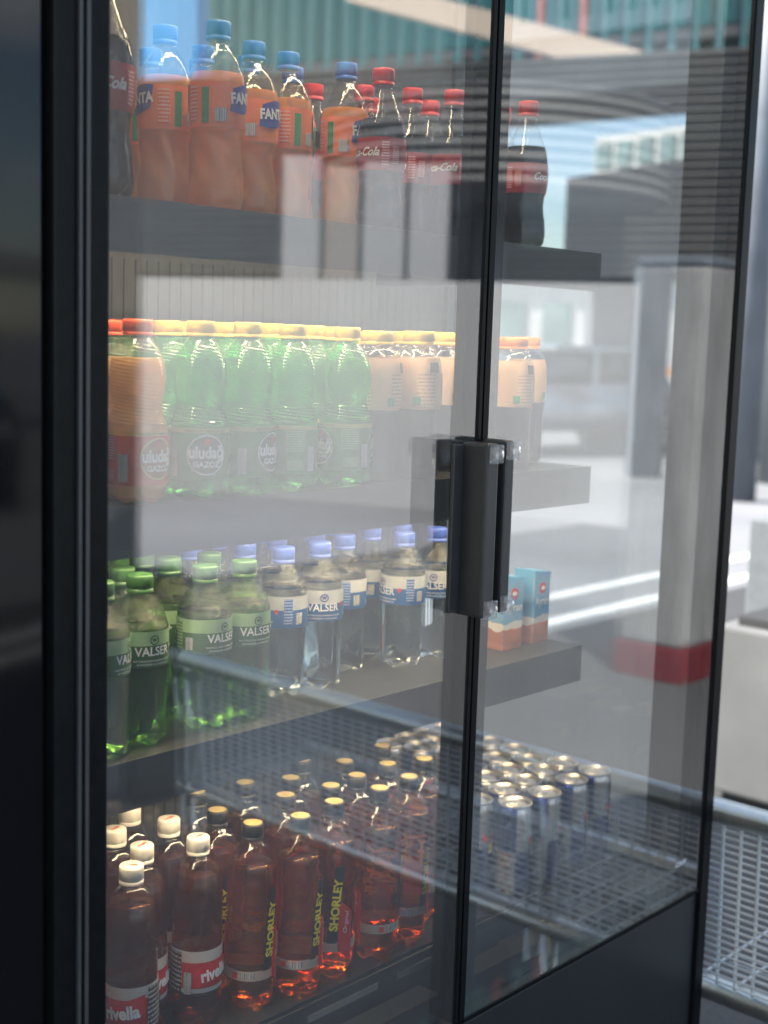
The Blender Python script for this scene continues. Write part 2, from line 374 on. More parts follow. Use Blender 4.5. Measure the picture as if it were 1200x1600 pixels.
b = thing('low_building', 'long pale shop building across the street, blurred behind the cars', 'building')
p, q = P(640, 500, 70), P(1420, 500, 62); MB().slab(p, q, 0, 4.6, 8).build('wall', pal, b); MB().slab(p, q, 4.6, 5.0, 9).build('roof', dconc, b)
dirn = (q - p).normalized(); nrm = Vector((dirn.y, -dirn.x, 0)); nrm = nrm if nrm.dot(CAM - p) > 0 else -nrm; L_ = (q - p).length
for i in range(11):
    u = p + dirn * L_ * (i + .15) / 11 + nrm * 4.05; v = p + dirn * L_ * (i + .75) / 11 + nrm * 4.05; MB().slab(u, v, 1.0, 3.4, .1).build('window', wing, b)
# cars
tyre = mat('tyre_rubber', (.02, .02, .02), .8); carglass = mat('car_glass', (.02, .025, .03), .06, spec=.8)
def car(label, loc, rz, paint, group=None):
    r = thing('parked_car', label, 'car', loc, rz, group)
    prof = [(-2.15, .35), (-2.2, .7), (-2.05, .88), (-1.2, 1.0), (-.55, 1.42), (.9, 1.46), (1.65, 1.05), (2.12, .95), (2.2, .6), (2.15, .32)]
    s = MB(); s.prism([(-2.15, .32), (-2.2, .68), (-2.05, .86), (-1.15, .97), (1.7, 1.0), (2.14, .93), (2.2, .6), (2.15, .32)], -.86, .86)
    bmesh.ops.bevel(s.bm, geom=list(s.bm.edges), offset=.06, segments=2, affect='EDGES'); s.build('body', paint, r, True)
    s = MB(); s.prism([(-1.15, .96), (-.5, 1.42), (.85, 1.46), (1.6, 1.0)], -.72, .72); bmesh.ops.bevel(s.bm, geom=list(s.bm.edges), offset=.05, segments=2, affect='EDGES'); cb = s.build('cabin', carglass, r, True)
    s = MB(); s.box((-.5, -.73, 1.41), (.88, .73, 1.5), .03); s.box((.12, -.765, .95), (.2, .765, 1.44)); s.build('roof', paint, r)
    for x in (-1.35, 1.35):
        for y in (-.8, .8):
            wl = MB().rod((x, y - .1, .33), (x, y + .1, .33), .33, 24).build('wheel', tyre, r); MB().rod((x, y - .112, .33), (x, y + .112, .33), .2, 16).build('rim', alu, wl)
    for y in (-.6, .6): MB().box((-2.2, y - .2, .62), (-2.08, y + .2, .76), .03).build('headlight', chrome, r); MB().box((2.1, y - .2, .7), (2.2, y + .2, .84), .02).build('tail_light', mat('tail_%d' % len(MT), (.4, .02, .02), .3), r)
    MB().box((-2.215, -.26, .42), (-2.19, .26, .53)).build('number_plate', whitep, r)
    return r
silver = mat('silver_car_paint', (.34, .36, .39), .25, metal=.6, coat=1, var=.04); dkp = mat('black_car_paint', (.02, .021, .024), .15, coat=1, var=.05); whp = mat('white_car_paint', (.7, .7, .7), .3, coat=1, var=.03)
u = P(862, 700, 19.5); car('silver car parked beyond the side glass, beside the grey kiosk column', (u.x, u.y, 0), math.radians(-20), silver)
u = P(1215, 690, 21); car('dark car half cut by the right picture edge', (u.x, u.y, 0), math.radians(-25), dkp)
u = P(790, 640, 33); car('white car parked further back across the street', (u.x, u.y, 0), math.radians(-30), whp)
# planter box at right
b = thing('planter_box', 'pale weathered concrete trough with dark top, standing right of the cooler', 'planter')
x0 = 3.97; y1 = atx(1110, 1250, x0).y + .02; zt = .60
MB().box((x0, -.25, 0.04), (x0 + .75, y1, zt), .012).build('trough', conc, b); MB().box((x0 + .05, -.2, zt - .03), (x0 + .7, y1 - .05, zt + .035), .01).build('soil_cover', mat('dark_cover', (.05, .05, .05), .8), b)
MB().box((x0 + .04, -.2, 0), (x0 + .71, y1 - .04, .04)).build('foot', blackm, b)
b2 = MB().box((x0 + .78, .3, 0), (x0 + 1.5, y1 + .3, .86), .01).build('utility_box', mat('light_grey_metal', (.20, .215, .22), .5, var=.1)); tag(b2, 'light blue grey metal box behind the concrete trough', 'box')

# ------------------------------------------------------------------ wire mesh bench: right of the cooler, at right angles to its doors
galv = mat('galvanised_tube', (.55, .57, .55), .36, metal=.85, var=.12, scale=30)
wirem = mat('galvanised_wire', (.62, .64, .64), .6, metal=0, var=.1, scale=60)
bn = thing('mesh_bench', 'long galvanised wire mesh bench with tubular rails standing at right angles to the doors', 'bench', (2.22, -.77, 0))
BX, B0, B1, ZT, ZL = 0.0, -.80, .80, .648, .285
def tube(name, a, b_, r): return MB().rod(a, b_, r, 20).build(name, galv, bn, True)
tube('top_rail', (0, B0, ZT), (0, B1, ZT), .024); tube('lower_rail', (.03, B0, ZL), (.03, B1, ZL), .024); tube('front_rail', (.46, B0, ZL + .02), (.46, B1, ZL + .02), .022)
s = MB()
z = ZL + .03
while z < ZT - .02: s.rod((.006, B0, z), (.006, B1, z), .0023, 5); z += .0135
n_ = int((B1 - B0) / .036)
for i in range(n_ + 1):
    y = B0 + (B1 - B0) * i / n_; s.rod((0, y, ZT), (.014, y, ZL + .02), .0034, 5)
s.build('back_mesh', wirem, bn)
s = MB(); x = .06
while x < .45: s.rod((x, B0, ZL + .012), (x, B1, ZL + .012), .0026, 5); x += .036
for i in range(0, n_ + 1, 2):
    y = B0 + (B1 - B0) * i / n_; s.rod((.03, y, ZL + .025), (.46, y, ZL + .025), .0028, 5)
s.build('seat_mesh', wirem, bn)
for y in (B0 + .03, B1 - .42):
    MB().path([(0, y, ZT), (.0, y, ZT - .05), (.03, y, ZL), (.03, y, 0)], .02, 14).build('leg', galv, bn, True); MB().rod((.46, y, ZL + .02), (.46, y, 0), .02, 14).build('leg', galv, bn, True)

# ------------------------------------------------------------------ street behind the photographer, seen mirrored in the door glass
def R(px, py, d): return spot(px, py, d, True)
teal = mat('teal_glass_panel', (.035, .17, .19), .2, var=.5, scale=.18, stretch=(1, 1, .3), spec=.8)
teald = mat('dark_teal_panel', (.02, .07, .085), .25, var=.4, scale=.3)
fin = mat('pale_green_fin', (.09, .24, .26), .5, var=.15); finr = mat('pink_fin', (.55, .2, .17), .5, var=.15); beige = mat('beige_band', (.72, .60, .48), .6, var=.08)
b = thing('glass_office_block', 'teal glass office block with vertical fins mirrored at the top of both doors', 'building')
p, q = R(425, 0, 48), R(1330, 0, 40)
MB().slab(p, q, 0, 26, 6).build('wall', teald, b)
dirn = (q - p); dirn.z = 0; L_ = dirn.length; dirn.normalize(); nrm = Vector((dirn.y, -dirn.x, 0)); nrm = nrm if nrm.dot(Vector((0, 0, 0)) - p) > 0 else -nrm
s = MB(); k = 0
for lv in range(8):
    for i in range(30):
        a = p + dirn * L_ * (i + .06) / 30 + nrm * 3.06; c_ = p + dirn * L_ * (i + .94) / 30 + nrm * 3.06; s.slab(a, c_, lv * 3.2 + .4, lv * 3.2 + 2.95, .1)
s.build('facade_glass', teal, b)
for i in range(31):
    a = p + dirn * (L_ * i / 30) + nrm * 3.35; c_ = a + dirn * .12
    MB().slab(a, c_, 9 if i % 3 else 5, 25.5, .25).build('fin', finr if i in (18, 20) else fin, b)
for lv in range(3, 8):
    a = p + nrm * 3.2; c_ = q + nrm * 3.2; a.z = c_.z = 0; MB().slab(a, c_, lv * 3.2 + .0, lv * 3.2 + .28, .35).build('floor_band', dconc, b)
s = MB(); a = R(560, -12, 36); c_ = R(1012, 108, 33); d_ = Vector((0, 0, .32)); nn = nrm * .6
vs = [s.bm.verts.new(v) for v in (a - d_, c_ - d_, c_ - d_ + nn, a - d_ + nn, a + d_, c_ + d_, c_ + d_ + nn, a + d_ + nn)]
for f in ((3, 2, 1, 0), (4, 5, 6, 7), (0, 1, 5, 4), (1, 2, 6, 5), (2, 3, 7, 6), (3, 0, 4, 7)): s.bm.faces.new([vs[i] for i in f])
s.build('ramp_beam', beige, b)
o = MB().slab(R(195, 0, 52), R(438, 0, 59), 0, 22, 8).build('blue_building', mat('blue_glass_wall', (.16, .48, .92), .25, var=.25, scale=.12, stretch=(1, 1, .4))); tag(o, 'tall blue glazed building mirrored behind the orange bottles', 'building')
# ribbed round canopy drum
dr = thing('round_canopy', 'round dark canopy with stacked horizontal ribs mirrored at bottle height', 'canopy')
ribm = mat('dark_rib', (.07, .075, .08), .5, var=.2); ribl = mat('pale_rib', (.135, .135, .13), .5, var=.12)
c0 = R(775, 200, 17); RD = 2.15
z0 = R(800, 292, 15).z; z1 = R(800, 138, 15).z
ms = []
N = 8
MB().rod((c0.x, c0.y, z0), (c0.x, c0.y, z1), RD - .12, 64).build('drum', ribm, dr, True)
for i in range(N):
    z = z0 + (z1 - z0) * (i + .5) / N; me = ring(RD - .04, .045, z, 64, 8)
    for v in me.vertices: v.co.x += c0.x; v.co.y += c0.y
    link('rib', me, ribl, dr, True)
MB().rod((c0.x, c0.y, z1), (c0.x, c0.y, z1 + .06), RD, 64).build('rim', ribm, dr, True)
MB().rod((c0.x, c0.y, 0), (c0.x, c0.y, z0), .2, 24).build('mast', cg, dr, True)
# ribbed black fascia with light bays
b = thing('louvred_pavilion', 'black pavilion with horizontal louvres and light bays mirrored behind the bottles', 'building')
p, q = R(175, 430, 22.4), R(1260, 430, 18.6); z0 = 2.36
MB().slab(p, q, z0, z0 + 3.0, .6).build('fascia', ribm, b)
dirn = (q - p); dirn.z = 0; L_ = dirn.length; dirn.normalize(); nrm = Vector((dirn.y, -dirn.x, 0)); nrm = nrm if nrm.dot(-p) > 0 else -nrm
for i in range(25):
    z = z0 + .1 + i * .118; a = p + nrm * .34; c_ = q + nrm * .34; MB().slab(a, c_, z, z + .032, .06).build('louvre', ribl, b)
MB().slab(p + nrm * .3, q + nrm * .3, z0 - .12, z0 - .02, .3).build('eave', alu, b)
pw = mat('light_bay_panel', (.25, .25, .255), .7, var=.06, scale=1); pw2 = mat('warm_bay_panel', (.20, .18, .165), .7, var=.06)
def bay(x0, x1, y0, y1, m, d=19):
    a, c_ = R(x0, y1, d), R(x1, y1, d); MB().slab(a, c_, R((x0 + x1) / 2, y1, d).z, R((x0 + x1) / 2, y0, d).z, .3).build('bay_panel', m, b)
bay(1000, 1044, 275, 420, pw2, 20)
for px in (300, 716, 1000): u = R(px, 430, 21.5); MB().slab(u, u + dirn * .35, 0, z0, .35).build('column', cg, b)
# bright low wall + hoarding under the pavilion
def bay2(x0, x1, y0, m, par, d=14.6):
    a, c_ = R(x0, 400, d), R(x1, 400, d); MB().slab(a, c_, 0, R((x0 + x1) / 2, y0, d).z, .2).build('screen_panel', m, par)
b = thing('screen_panels', 'row of tall light grey screens mirrored across the lower half of the orange soda bottles', 'screen')
bay2(442, 500, 245, pw, b); bay2(508, 560, 262, pw2, b); bay2(568, 632, 255, pw, b); bay2(640, 700, 262, pw, b)
b = thing('street_wall', 'long pale wall under the pavilion mirrored as a bright band in the left door', 'wall')
p2, q2 = R(150, 500, 13.6), R(1290, 500, 11.4); MB().slab(p2, q2, 0, 2.02, .2).build('wall', mat('white_render_wall', (.36, .36, .355), .8, var=.08, scale=.5), b)
# white post with a red foot
b = thing('bollard_pillar', 'weathered pale concrete pillar with red painted foot mirrored at the right door edge', 'pillar', (5.42, -1.98, 0))
MB().box((-.16, -.16, .16), (.16, .16, 1.86), .02).build('shaft', mat('weathered_white', (.24, .24, .235), .8, var=.22, scale=5, stretch=(3, 3, .6)), b)
MB().box((-.175, -.175, 0), (.175, .175, .158), .01).build('foot', mat('red_foot_paint', (.13, .008, .012), .5, var=.2), b)
MB().box((-.165, -.165, 1.862), (.165, .165, 1.90), .01).build('top_plate', steel, b)
QB = atz(985, 1050, 0)
o = MB().box((QB.x, -QB.y, 0), (QB.x + .045, -QB.y - .045, .14), .01).build('bollard', mat('faded_red_paint', (.10, .02, .02), .6)); tag(o, 'short faded red bollard mirrored left of the pale pillar', 'bollard')
# dark pillar that blanks the mirror along the left door edge
u = R(148, 600, 5.9); MB_ = MB().slab((u.x - .12, u.y - .09, 0), (u.x + .16, u.y + .12, 0), 0, 3.4, .16).build('canopy_post', blackm); tag(MB_, 'black canopy post mirrored as a dark strip beside the left frame', 'post')
u = R(242, 1000, 4.3); lb = thing('litter_bin', 'black square litter bin mirrored as a dark block left of the bench end', 'bin', (u.x, u.y, 0), .5)
MB().box((-.10, -.10, .03), (.10, .10, .70), .01).build('body', blackm, lb); MB().box((-.105, -.105, .701), (.105, .105, .74), .008).build('lid', black, lb); MB().box((-.08, -.08, 0), (.08, .08, .03)).build('foot', blackm, lb)
# dark car mirrored in the left panel
u = R(10, 668, 13); car('black car with lit looking headlight mirrored in the dark left panel', (u.x - .8, u.y - .6, 0), math.radians(-65), dkp)
u = R(60, 430, 20); o = MB().slab((u.x - 2.5, u.y + 1, 0), (u.x + 1.6, u.y - 1, 0), 2.2, 2.5, 1).build('shop_awning', mat('pale_awning', (.55, .55, .55), .7)); tag(o, 'pale shop awning mirrored high in the dark left panel', 'awning')
# unseen roof slab, added above the cooler to keep the sun off it
o = MB().box((-3.5, -1.9, 2.95), (2.4, 3.2, 3.1)).build('canopy_roof', mat('canopy_underside', (.25, .25, .26), .7)); tag(o, 'grey canopy roof over the drinks cooler', 'roof')
for i, (x, y) in enumerate(((-3.3, 3.0), (-3.3, -1.7))):
    k_ = MB().box((x - .06, y - .06, 0), (x + .06, y + .06, 2.95)).build('canopy_column', blackm); tag(k_, ['black square column under the rear corner of the canopy', 'black square column under the front corner of the canopy'][i], 'column')

# ------------------------------------------------------------------ the cooler
XL, XS, XR = .827, 1.4515, 2.150            # opening left edge, door seam, opening right edge
ZB, ZTOP = .517, 2.20
YF = .085                                    # shelf fronts
Z1, Z2, Z3, Z0 = 1.647, 1.303, 1.003, .600
ck = thing('drinks_cooler', 'tall black glass door drinks cooler with two hinged doors and lit shelves', 'cooler')
s = MB()
s.box((XL - .005, .66, .30), (XR + .03, .70, 2.3)); s.build('back_wall', backm, ck)
s = MB()
for i in range(54): s.box((XL + .02 + i * .0235, .657, Z0), (XL + .041 + i * .0235, .6595, Z1 - .03))
s.build('back_ribs', backm, ck)
MB().box((XL - .02, .012, .1), (XL + .002, .6595, 2.3)).build('side_wall', blackm, ck)
MB().box((XL - .02, .0, 2.215), (XR + .03, .6595, 2.3)).build('top_panel', blackm, ck)
MB().box((2.153, .119, Z0 - .08), (2.160, .650, 2.21)).build('side_glass', sideglass, ck)
MB().box((2.150, .6505, Z0 - .08), (2.178, .6595, 2.214)).build('rear_corner_post', blackm, ck)
MB().box((2.149, .028, .47), (2.180, .118, 2.214), .002).build('front_corner_post', black, ck)
MB().box((2.1535, -.004, .05), (2.182, .026, 2.214), .002).build('outer_frame', black, ck)
MB().box((XL + .003, .0848, .30), (XR, .6, Z0 - .004)).build('base_box', blackm, ck)
MB().box((XL + .003, YF, Z0 - .003), (2.145, .6, Z0)).build('floor_shelf', mat('dark_floor_tray', (.022, .023, .025), .22, var=.15, scale=25), ck)
MB().box((XL + .003, .0805, Z0 - .035), (2.12, .0845, Z0 - .006)).build('floor_rail', blackm, ck)
for xa, xb in ((1.226, 1.367), (1.408, 1.487)): MB().box((xa, .0790, Z0 - .031), (xb, .0803, Z0 - .021)).build('rail_insert', alu, ck)
MB().box((1.66, .0805, Z0 - .075), (2.09, .0845, Z0 - .055)).build('base_trim', mat('warm_trim', (.45, .32, .28), .4, metal=.5), ck)
pm = MB(); pm.box((XS - .60, .004, .05), (2.1515, .03, ZB - .012), .002); pm.build('lower_panel', panelm, ck)
MB().box((XL, .031, .04), (2.178, .64, .3)).build('plinth', blackm, ck)
MB().box((1.486, .063, Z0 - .05), (1.506, .070, 2.21)).build('mullion', black, ck)
# shelves
for i, z in enumerate((Z1, Z2, Z3)):
    sh = MB().box((XL + .004, YF + .0015, z - .004), (1.853, .56, z)).build('shelf', shelfm, ck)
    MB().box((XL + .004, YF - .0015, z - .060), (1.855, YF + .001, z + .0008), .0005).build('price_rail', mat('rail_%d' % i, (.075, .078, .082), .38, metal=.2, var=.12, scale=8, stretch=(1, 1, 6)), sh)
    MB().box((XL + .02, YF + .006, z - .016), (1.84, YF + .034, z - .009)).build('light_strip', led, sh)
    MB().box((1.835, .30, z - .05), (1.853, .56, z - .005)).build('bracket', blackm, sh)
MB().box((XL + .02, .09, 2.165), (2.12, .125, 2.172)).build('light_strip', led, ck)
MB().box((XL + .006, .10, Z0 + .0), (XL + .016, .11, Z0 + .01)).build('side_clip', alu, ck)
# left frame post, with its grooves
s = MB().box((.760, -.012, .05), (.8265, .03, 2.3), .003).build('left_frame', black, ck)
MB().box((.7865, -.0165, .05), (.7905, -.0125, 2.3)).build('seal_strip', groove, ck); MB().box((.7960, -.0155, .05), (.8005, -.0125, 2.3)).build('seal_strip', groove, ck)
# neighbouring cabinet: dark gloss panel
b = thing('neighbouring_cabinet', 'glossy black cabinet side left of the cooler frame, mirroring the street', 'cabinet')
MB().box((.30, 0.0, .05), (.757, .03, 2.3), .002).build('gloss_panel', darkglass, b); MB().box((.30, .032, .05), (.75, .6, 2.3)).build('carcass', blackm, b)
# doors
def door(name, label, x0, x1, wl, wr, tl, tr, dr_):
    d = thing(name, label, 'door')
    MB().box((x0, 0, ZB), (x1, .022, ZTOP)).build('glass_pane', doorglass, d)
    fr = MB()
    for a, b_ in (((x0, .0235, ZB), (x0 + wl, .062, ZTOP)), ((x1 - wr, .0235, ZB), (x1, dr_, ZTOP)), ((x0 + wl + .0005, .0235, ZB), (x1 - wr - .0005, .062, ZB + .04)), ((x0 + wl + .0005, .0235, ZTOP - .03), (x1 - wr - .0005, .062, ZTOP))): fr.box(a, b_)
    fr.build('frame', black, d)
    ed = MB()
    for a, b_ in (((x0 - tl, -.003, ZB), (x0, .024, ZTOP)), ((x1, -.003, ZB), (x1 + tr, .024, ZTOP)), ((x0, -.003, ZB - .003), (x1, .024, ZB - .0002))): ed.box(a, b_)
    ed.build('edge_trim', black, d); return d
ld = door('glass_door', 'left glass door of the cooler, beside the dark frame, with a black pull handle', XL + .004, 1.4450, .006, .006, .0018, .0065, .030)
rd = door('glass_door', 'right glass door of the cooler above the grey panel, with small white maker name', 1.4670, XR - .002, .052, .045, .0115, .0012, .062)
# handles
hz0, hz1 = 1.128, 1.366
hb = mat('handle_black', (.036, .036, .038), .36, var=.1, scale=50)
h = MB(); h.box((1.392, -.006, hz0 + .004), (1.4130, -.0005, hz1 - .003), .0015); h.box((1.4130, -.046, hz0), (1.4390, -.0005, hz1), .004); hl = h.build('handle', hb, ld)
h = MB(); h.box((1.4530, -.046, hz0 + .003), (1.4735, -.0005, hz1 + .003), .004); hr = h.build('handle', hb, rd)
def bumper(x, z, par):
    s = MB().box((x - .0110, -.0550, z - .0130), (x + .0110, -.0465, z + .0130), .0022); s.rod((x, -.0580, z), (x, -.0540, z), .0068, 16); s.build('clear_bumper', clearp, par, True)
bm_ = [(1.4270, hz1 - .014, hl), (1.4270, hz0 + .012, hl), (1.4640, hz1 - .010, hr), (1.4640, hz0 + .015, hr)]
for x, z, par in bm_: bumper(x, z, par)
# maker name on the glass
me = text2d('CIAM', .0125, off=.0006, sx=1.1, shear=.1, space=1.1)
for v in me.vertices: v.co = (v.co.x, 0, v.co.y)
o = link('maker_name', me, mat('white_ink', (.8, .8, .8), .5, var=.02), rd); q = at(1063, 1349, 0); o.location = (q.x, -.0008, q.z)

# ------------------------------------------------------------------ bottles
def clearwall(n_, t, b=.05, s=160, voro=False, ior=1.5): return sheet(n_, t, ior, .03, bump=b, bscale=s, voro=voro)
pet = clearwall('clear_bottle_wall', (.97, .97, .97)); petg = sheet('green_bottle_wall', (.42, .88, .5), 1.5, .03, bump=.05, bscale=160, diffuse=.09, dcol=(.30, .85, .35)); petv = clearwall('leaf_green_bottle_wall', (.42, .66, .22))
white_ink = MT['white_ink']; blue_ink = mat('blue_ink', (.02, .05, .32), .4, var=.05)
green_ink = mat('green_ink', (.03, .25, .08), .4, var=.05); yellow_ink = mat('yellow_ink', (.85, .70, .03), .4, var=.03); black_ink = mat('black_ink', (.01, .01, .01), .4); red_ink = mat('red_ink', (.6, .02, .02), .4, var=.05); gold_ink = mat('gold_ink', (.65, .50, .22), .3, metal=.4, var=.1)
bar = stripes('barcode_print', (.75, .75, .75), (.02, .02, .02)); fine_white = stripes('fine_print_on_orange', (.78, .14, .04), (.75, .62, .5), 'p'); fine_green = stripes('fine_print_on_green', (.12, .27, .12), (.5, .55, .35), 'p')
fine_red = stripes('fine_print_on_red', (.5, .02, .02), (.8, .7, .7), 'p'); fine_blk = stripes('fine_print_on_black', (.03, .02, .02), (.6, .6, .58), 'p'); fine_peach = stripes('fine_print_on_peach', (.72, .45, .26), (.25, .16, .08), 'p')
fine_blue = stripes('fine_print_on_blue', (.03, .12, .38), (.6, .65, .75), 'p'); fine_silver = stripes('fine_print_on_silver', (.6, .62, .65), (.2, .25, .35), 'p')
def rfun(prof):
    def f(z):
        for (r0, z0_), (r1, z1_) in zip(prof, prof[1:]):
            if z0_ <= z <= z1_ and z1_ > z0_: return r0 + (r1 - r0) * (z - z0_) / (z1_ - z0_)
        return prof[-1][0]
    return f
def capmesh(r, h, z, ribs=True, top=.0012):
    def md(a, zz, rr):
        return rr * (1 + (.018 * (1 if math.sin(a * 30) > 0 else -1) if ribs and z + h * .25 < zz < z + h - .003 and rr > r * .95 else 0))
    return lathe([(r * .6, z), (r * .985, z), (r, z + .0008), (r, z + h * .18), (r * .95, z + h * .2), (r * .95, z + h * .235), (r, z + h * .26), (r, z + h - .003), (r * .985, z + h - .0014), (r * .93, z + h - .0002), (r * .2, z + h)], 60, md)
def foot(k=5, depth=.004, zt=.018):
    def f(a, z, r):
        if z < zt:
            t = 1 - z / zt; c_ = .5 + .5 * math.cos(k * a); return (r * (1 - .16 * t * (1 - c_)), z + depth * t * (1 - c_))
        return r
    return f
def twist(a, z, r, z0, z1, amp, k, pitch):
    if z0 < z < z1:
        e = min(1, (z - z0) / .008, (z1 - z) / .008); return r + amp * e * math.sin(k * a + z * pitch)
    return r
PROTO = {}
def bottle(kind, prof, h, wall, liquid, fill, capr, caph, capm, mod=None, seg=40, neck=None, wallmod=True):
    """returns list of (part name, mesh, material, [subparts])"""
    sp = spline(prof, 6); zc = h - caph
    outer = lathe(sp + [(capr * .72, zc + .004)], seg, mod)
    lp = [(r - .0007, z) for r, z in sp if .001 < z < fill]; lp = [(lp[0][0] * .9, .0012)] + lp; rf = rfun(sp); lp += [(rf(fill) - .0007, fill), (rf(fill) * .2, fill + .0002)]
    inner = lathe(lp, seg, mod)
    parts = [['body', outer, wall, []], ['drink', inner, liquid, []], ['cap', capmesh(capr, caph, zc), capm, []]]
    cr = ring(capr * .86, .0012, zc - .004, 32); parts.append(['neck_ring', cr, wall, []])
    PROTO[kind] = (parts, rfun(sp)); return parts, rfun(sp)
def band(rf, z0, z1, d=.0007, n=48, a0=0, a1=2 * PI): return patch(lambda z: rf(z) + d, a0, a1, z0, z1, n)

capblue = mat('blue_cap', (.05, .16, .62), .35, var=.05); capred = mat('red_cap', (.62, .02, .03), .35, var=.05); capyel = mat('yellow_cap', (.85, .55, .06), .4, var=.05); caporg = mat('red_orange_cap', (.85, .10, .03), .4, var=.05)
capgreen = mat('green_cap', (.04, .11, .03), .35, var=.08); capvb = mat('violet_blue_cap', (.06, .11, .45), .35, var=.05); capwhite = mat('white_cap', (.72, .66, .58), .4, var=.03); capblack = mat('black_cap', (.02, .018, .016), .35); capor2 = mat('orange_cap', (.85, .26, .05), .4, var=.05)

# orange soda
orange = drink('orange_soda', (1, .42, .08), .62, (1, .58, .20)); film_o = zramp('orange_film', [(0, (1, .27, .08))])
pr = [(.0265, 0), (.0315, .004), (.0332, .014), (.0328, .035), (.0298, .062), (.0302, .085), (.0328, .102), (.0333, .13), (.0333, .152), (.0310, .168), (.0245, .185), (.0165, .197), (.0128, .202), (.0128, .206)]
fm = foot()
pp, rf = bottle('fanta', pr, .2285, clearwall('moulded_soda_wall', (.98, .97, .95), .25, 95), orange, .166, .0152, .0225, capblue, lambda a, z, r: twist(a, z, fm(a, z, r), .03, .095, .0014, 5, 110) if z > .02 else fm(a, z, r))
lab = ['label', band(rf, .100, .153), film_o, []]; R1 = lambda z: rf(z) + .0013; R2 = lambda z: rf(z) + .0019; R3 = lambda z: rf(z) + .0026
badge = lambda u, v, a, z: (a + .12 * (v - .5), z + .004 * math.sin(u * 3.1) * (1 if v > .5 else -1) + .006 * (u - .5))
for off_ in (0, PI):
    lab[3] += [['badge', patch(R2, off_ - .62, off_ + .62, .122, .149, 12, 0, badge), blue_ink], ['logo', textwrap('FANTA', .0175, R3, off_, .1355, off=.0007, sx=.86, tilt=.08), white_ink],
               ['fine_print', patch(R1, off_ + .85, off_ + 1.25, .106, .148, 6), fine_white], ['nutrition_box', patch(R1, off_ + 1.45, off_ + 1.72, .104, .146, 5), green_ink], ['barcode', patch(R2, off_ + 1.95, off_ + 2.35, .106, .122, 6), bar]]
pp.append(lab)
# cola
cola = drink('cola', (.035, .010, .004)); film_r = zramp('red_film', [(0, (.50, .01, .015))])
pr = [(.0265, 0), (.0315, .004), (.0335, .016), (.0325, .035), (.0292, .058), (.0300, .074), (.0328, .092), (.0332, .110), (.0328, .128), (.0300, .145), (.0230, .163), (.0165, .180), (.0130, .190), (.0130, .196)]
pp, rf = bottle('coke', pr, .2185, pet, cola, .150, .0152, .0225, capred, lambda a, z, r: (lambda q: q if isinstance(q, tuple) else q * (1 + (.012 * math.cos(10 * a) if .02 < z < .072 or .13 < z < .16 else 0)))(foot()(a, z, r)))
rr = rf; lab = ['label', band(rf, .080, .124), film_r, []]
c1 = lambda z, f=rf: f(z) + .0014
for off_ in (0, PI): lab[3] += [['logo', textwrap('Coca-Cola', .0155, c1, off_, .104, off=.0004, shear=.45, sx=.9), white_ink], ['fine_print', patch(c1, off_ + 1.0, off_ + 1.3, .085, .118, 5), fine_red], ['nutrition_box', patch(c1, off_ + 1.45, off_ + 1.75, .088, .112, 5), fine_red]]
pp.append(lab)
# green gazoz and orange gazoz
water = drink('clear_water', (.98, .99, .98)); gpr = [(.0275, 0), (.0335, .004), (.0352, .014), (.0352, .085), (.0345, .092), (.0300, .106), (.0290, .113), (.0312, .126), (.0330, .143), (.0318, .160), (.0265, .176), (.0190, .187), (.0150, .192), (.0150, .196)]
def gmod(a, z, r):
    q = foot()(a, z, r)
    if isinstance(q, tuple): return q
    return twist(a, z, q, .088, .186, .00045, 0, 2100) if False else (q + (.0005 * math.sin(z * 1500 + a * 5) if .090 < z < .184 else 0))
def gaz(kind, wall, liq, capm, film, fp, base):
    pp, rf = bottle(kind, spline(gpr, 3), .2125, wall, liq, .168, .0175, .0185, capm, gmod, 56)
    lab = ['label', band(rf, .022, .0845), film, []]; a1 = lambda z, f=rf: f(z) + .0013; a2 = lambda z, f=rf: f(z) + .0019; a3 = lambda z, f=rf: f(z) + .0026
    def oval(u, v, a, z): 
        an = u * 2 * PI; ro = v; return (0 + .66 * ro * math.cos(an), .053 + .0245 * ro * math.sin(an))
    for off_ in (0, PI):
        ov = lambda u, v, a, z, o_=off_: (oval(u, v, a, z)[0] + o_, oval(u, v, a, z)[1])
        rg = lambda u, v, a, z, o_=off_: (o_ + .66 * (.93 + .07 * v) * math.cos(u * 2 * PI), .053 + .0245 * (.93 + .07 * v) * math.sin(u * 2 * PI))
        lab[3] += [['emblem', patch(a1, 0, 1, 0, 1, 32, 0, ov), base], ['emblem_ring', patch(a2, 0, 1, 0, 1, 32, 0, rg), gold_ink if kind == 'gazo' else white_ink], ['rosette', patch(a2, off_ - .1, off_ + .1, .0655, .0725, 4), red_ink],
                   ['logo', textwrap('uludağ', .0195, a3, off_, .0555, off=.0007, sx=.84), white_ink], ['lower_word', textwrap('GAZOZ', .0095, a3, off_, .0415, off=.0004), white_ink],
                   ['top_line', textwrap('LEGENDARY REFRESHMENT', .0042, a2, off_, .0815), black_ink],
                   ['fine_print', patch(a1, off_ + .95, off_ + 1.65, .050, .078, 8), fp], ['symbols', patch(a1, off_ + 1.0, off_ + 1.6, .027, .040, 8), fp], ['barcode', patch(a1, off_ + 1.78, off_ + 2.12, .026, .058, 6), bar]]
    pp.append(lab)
film_g = zramp('green_label_film', [(0, (.10, .27, .11)), (.079, (.62, .55, .22))]); film_gy = zramp('red_label_film', [(0, (.70, .05, .02)), (.079, (.75, .48, .10))])
oj = drink('orange_gazoz', (1, .75, .35), .85, (1, .64, .24))
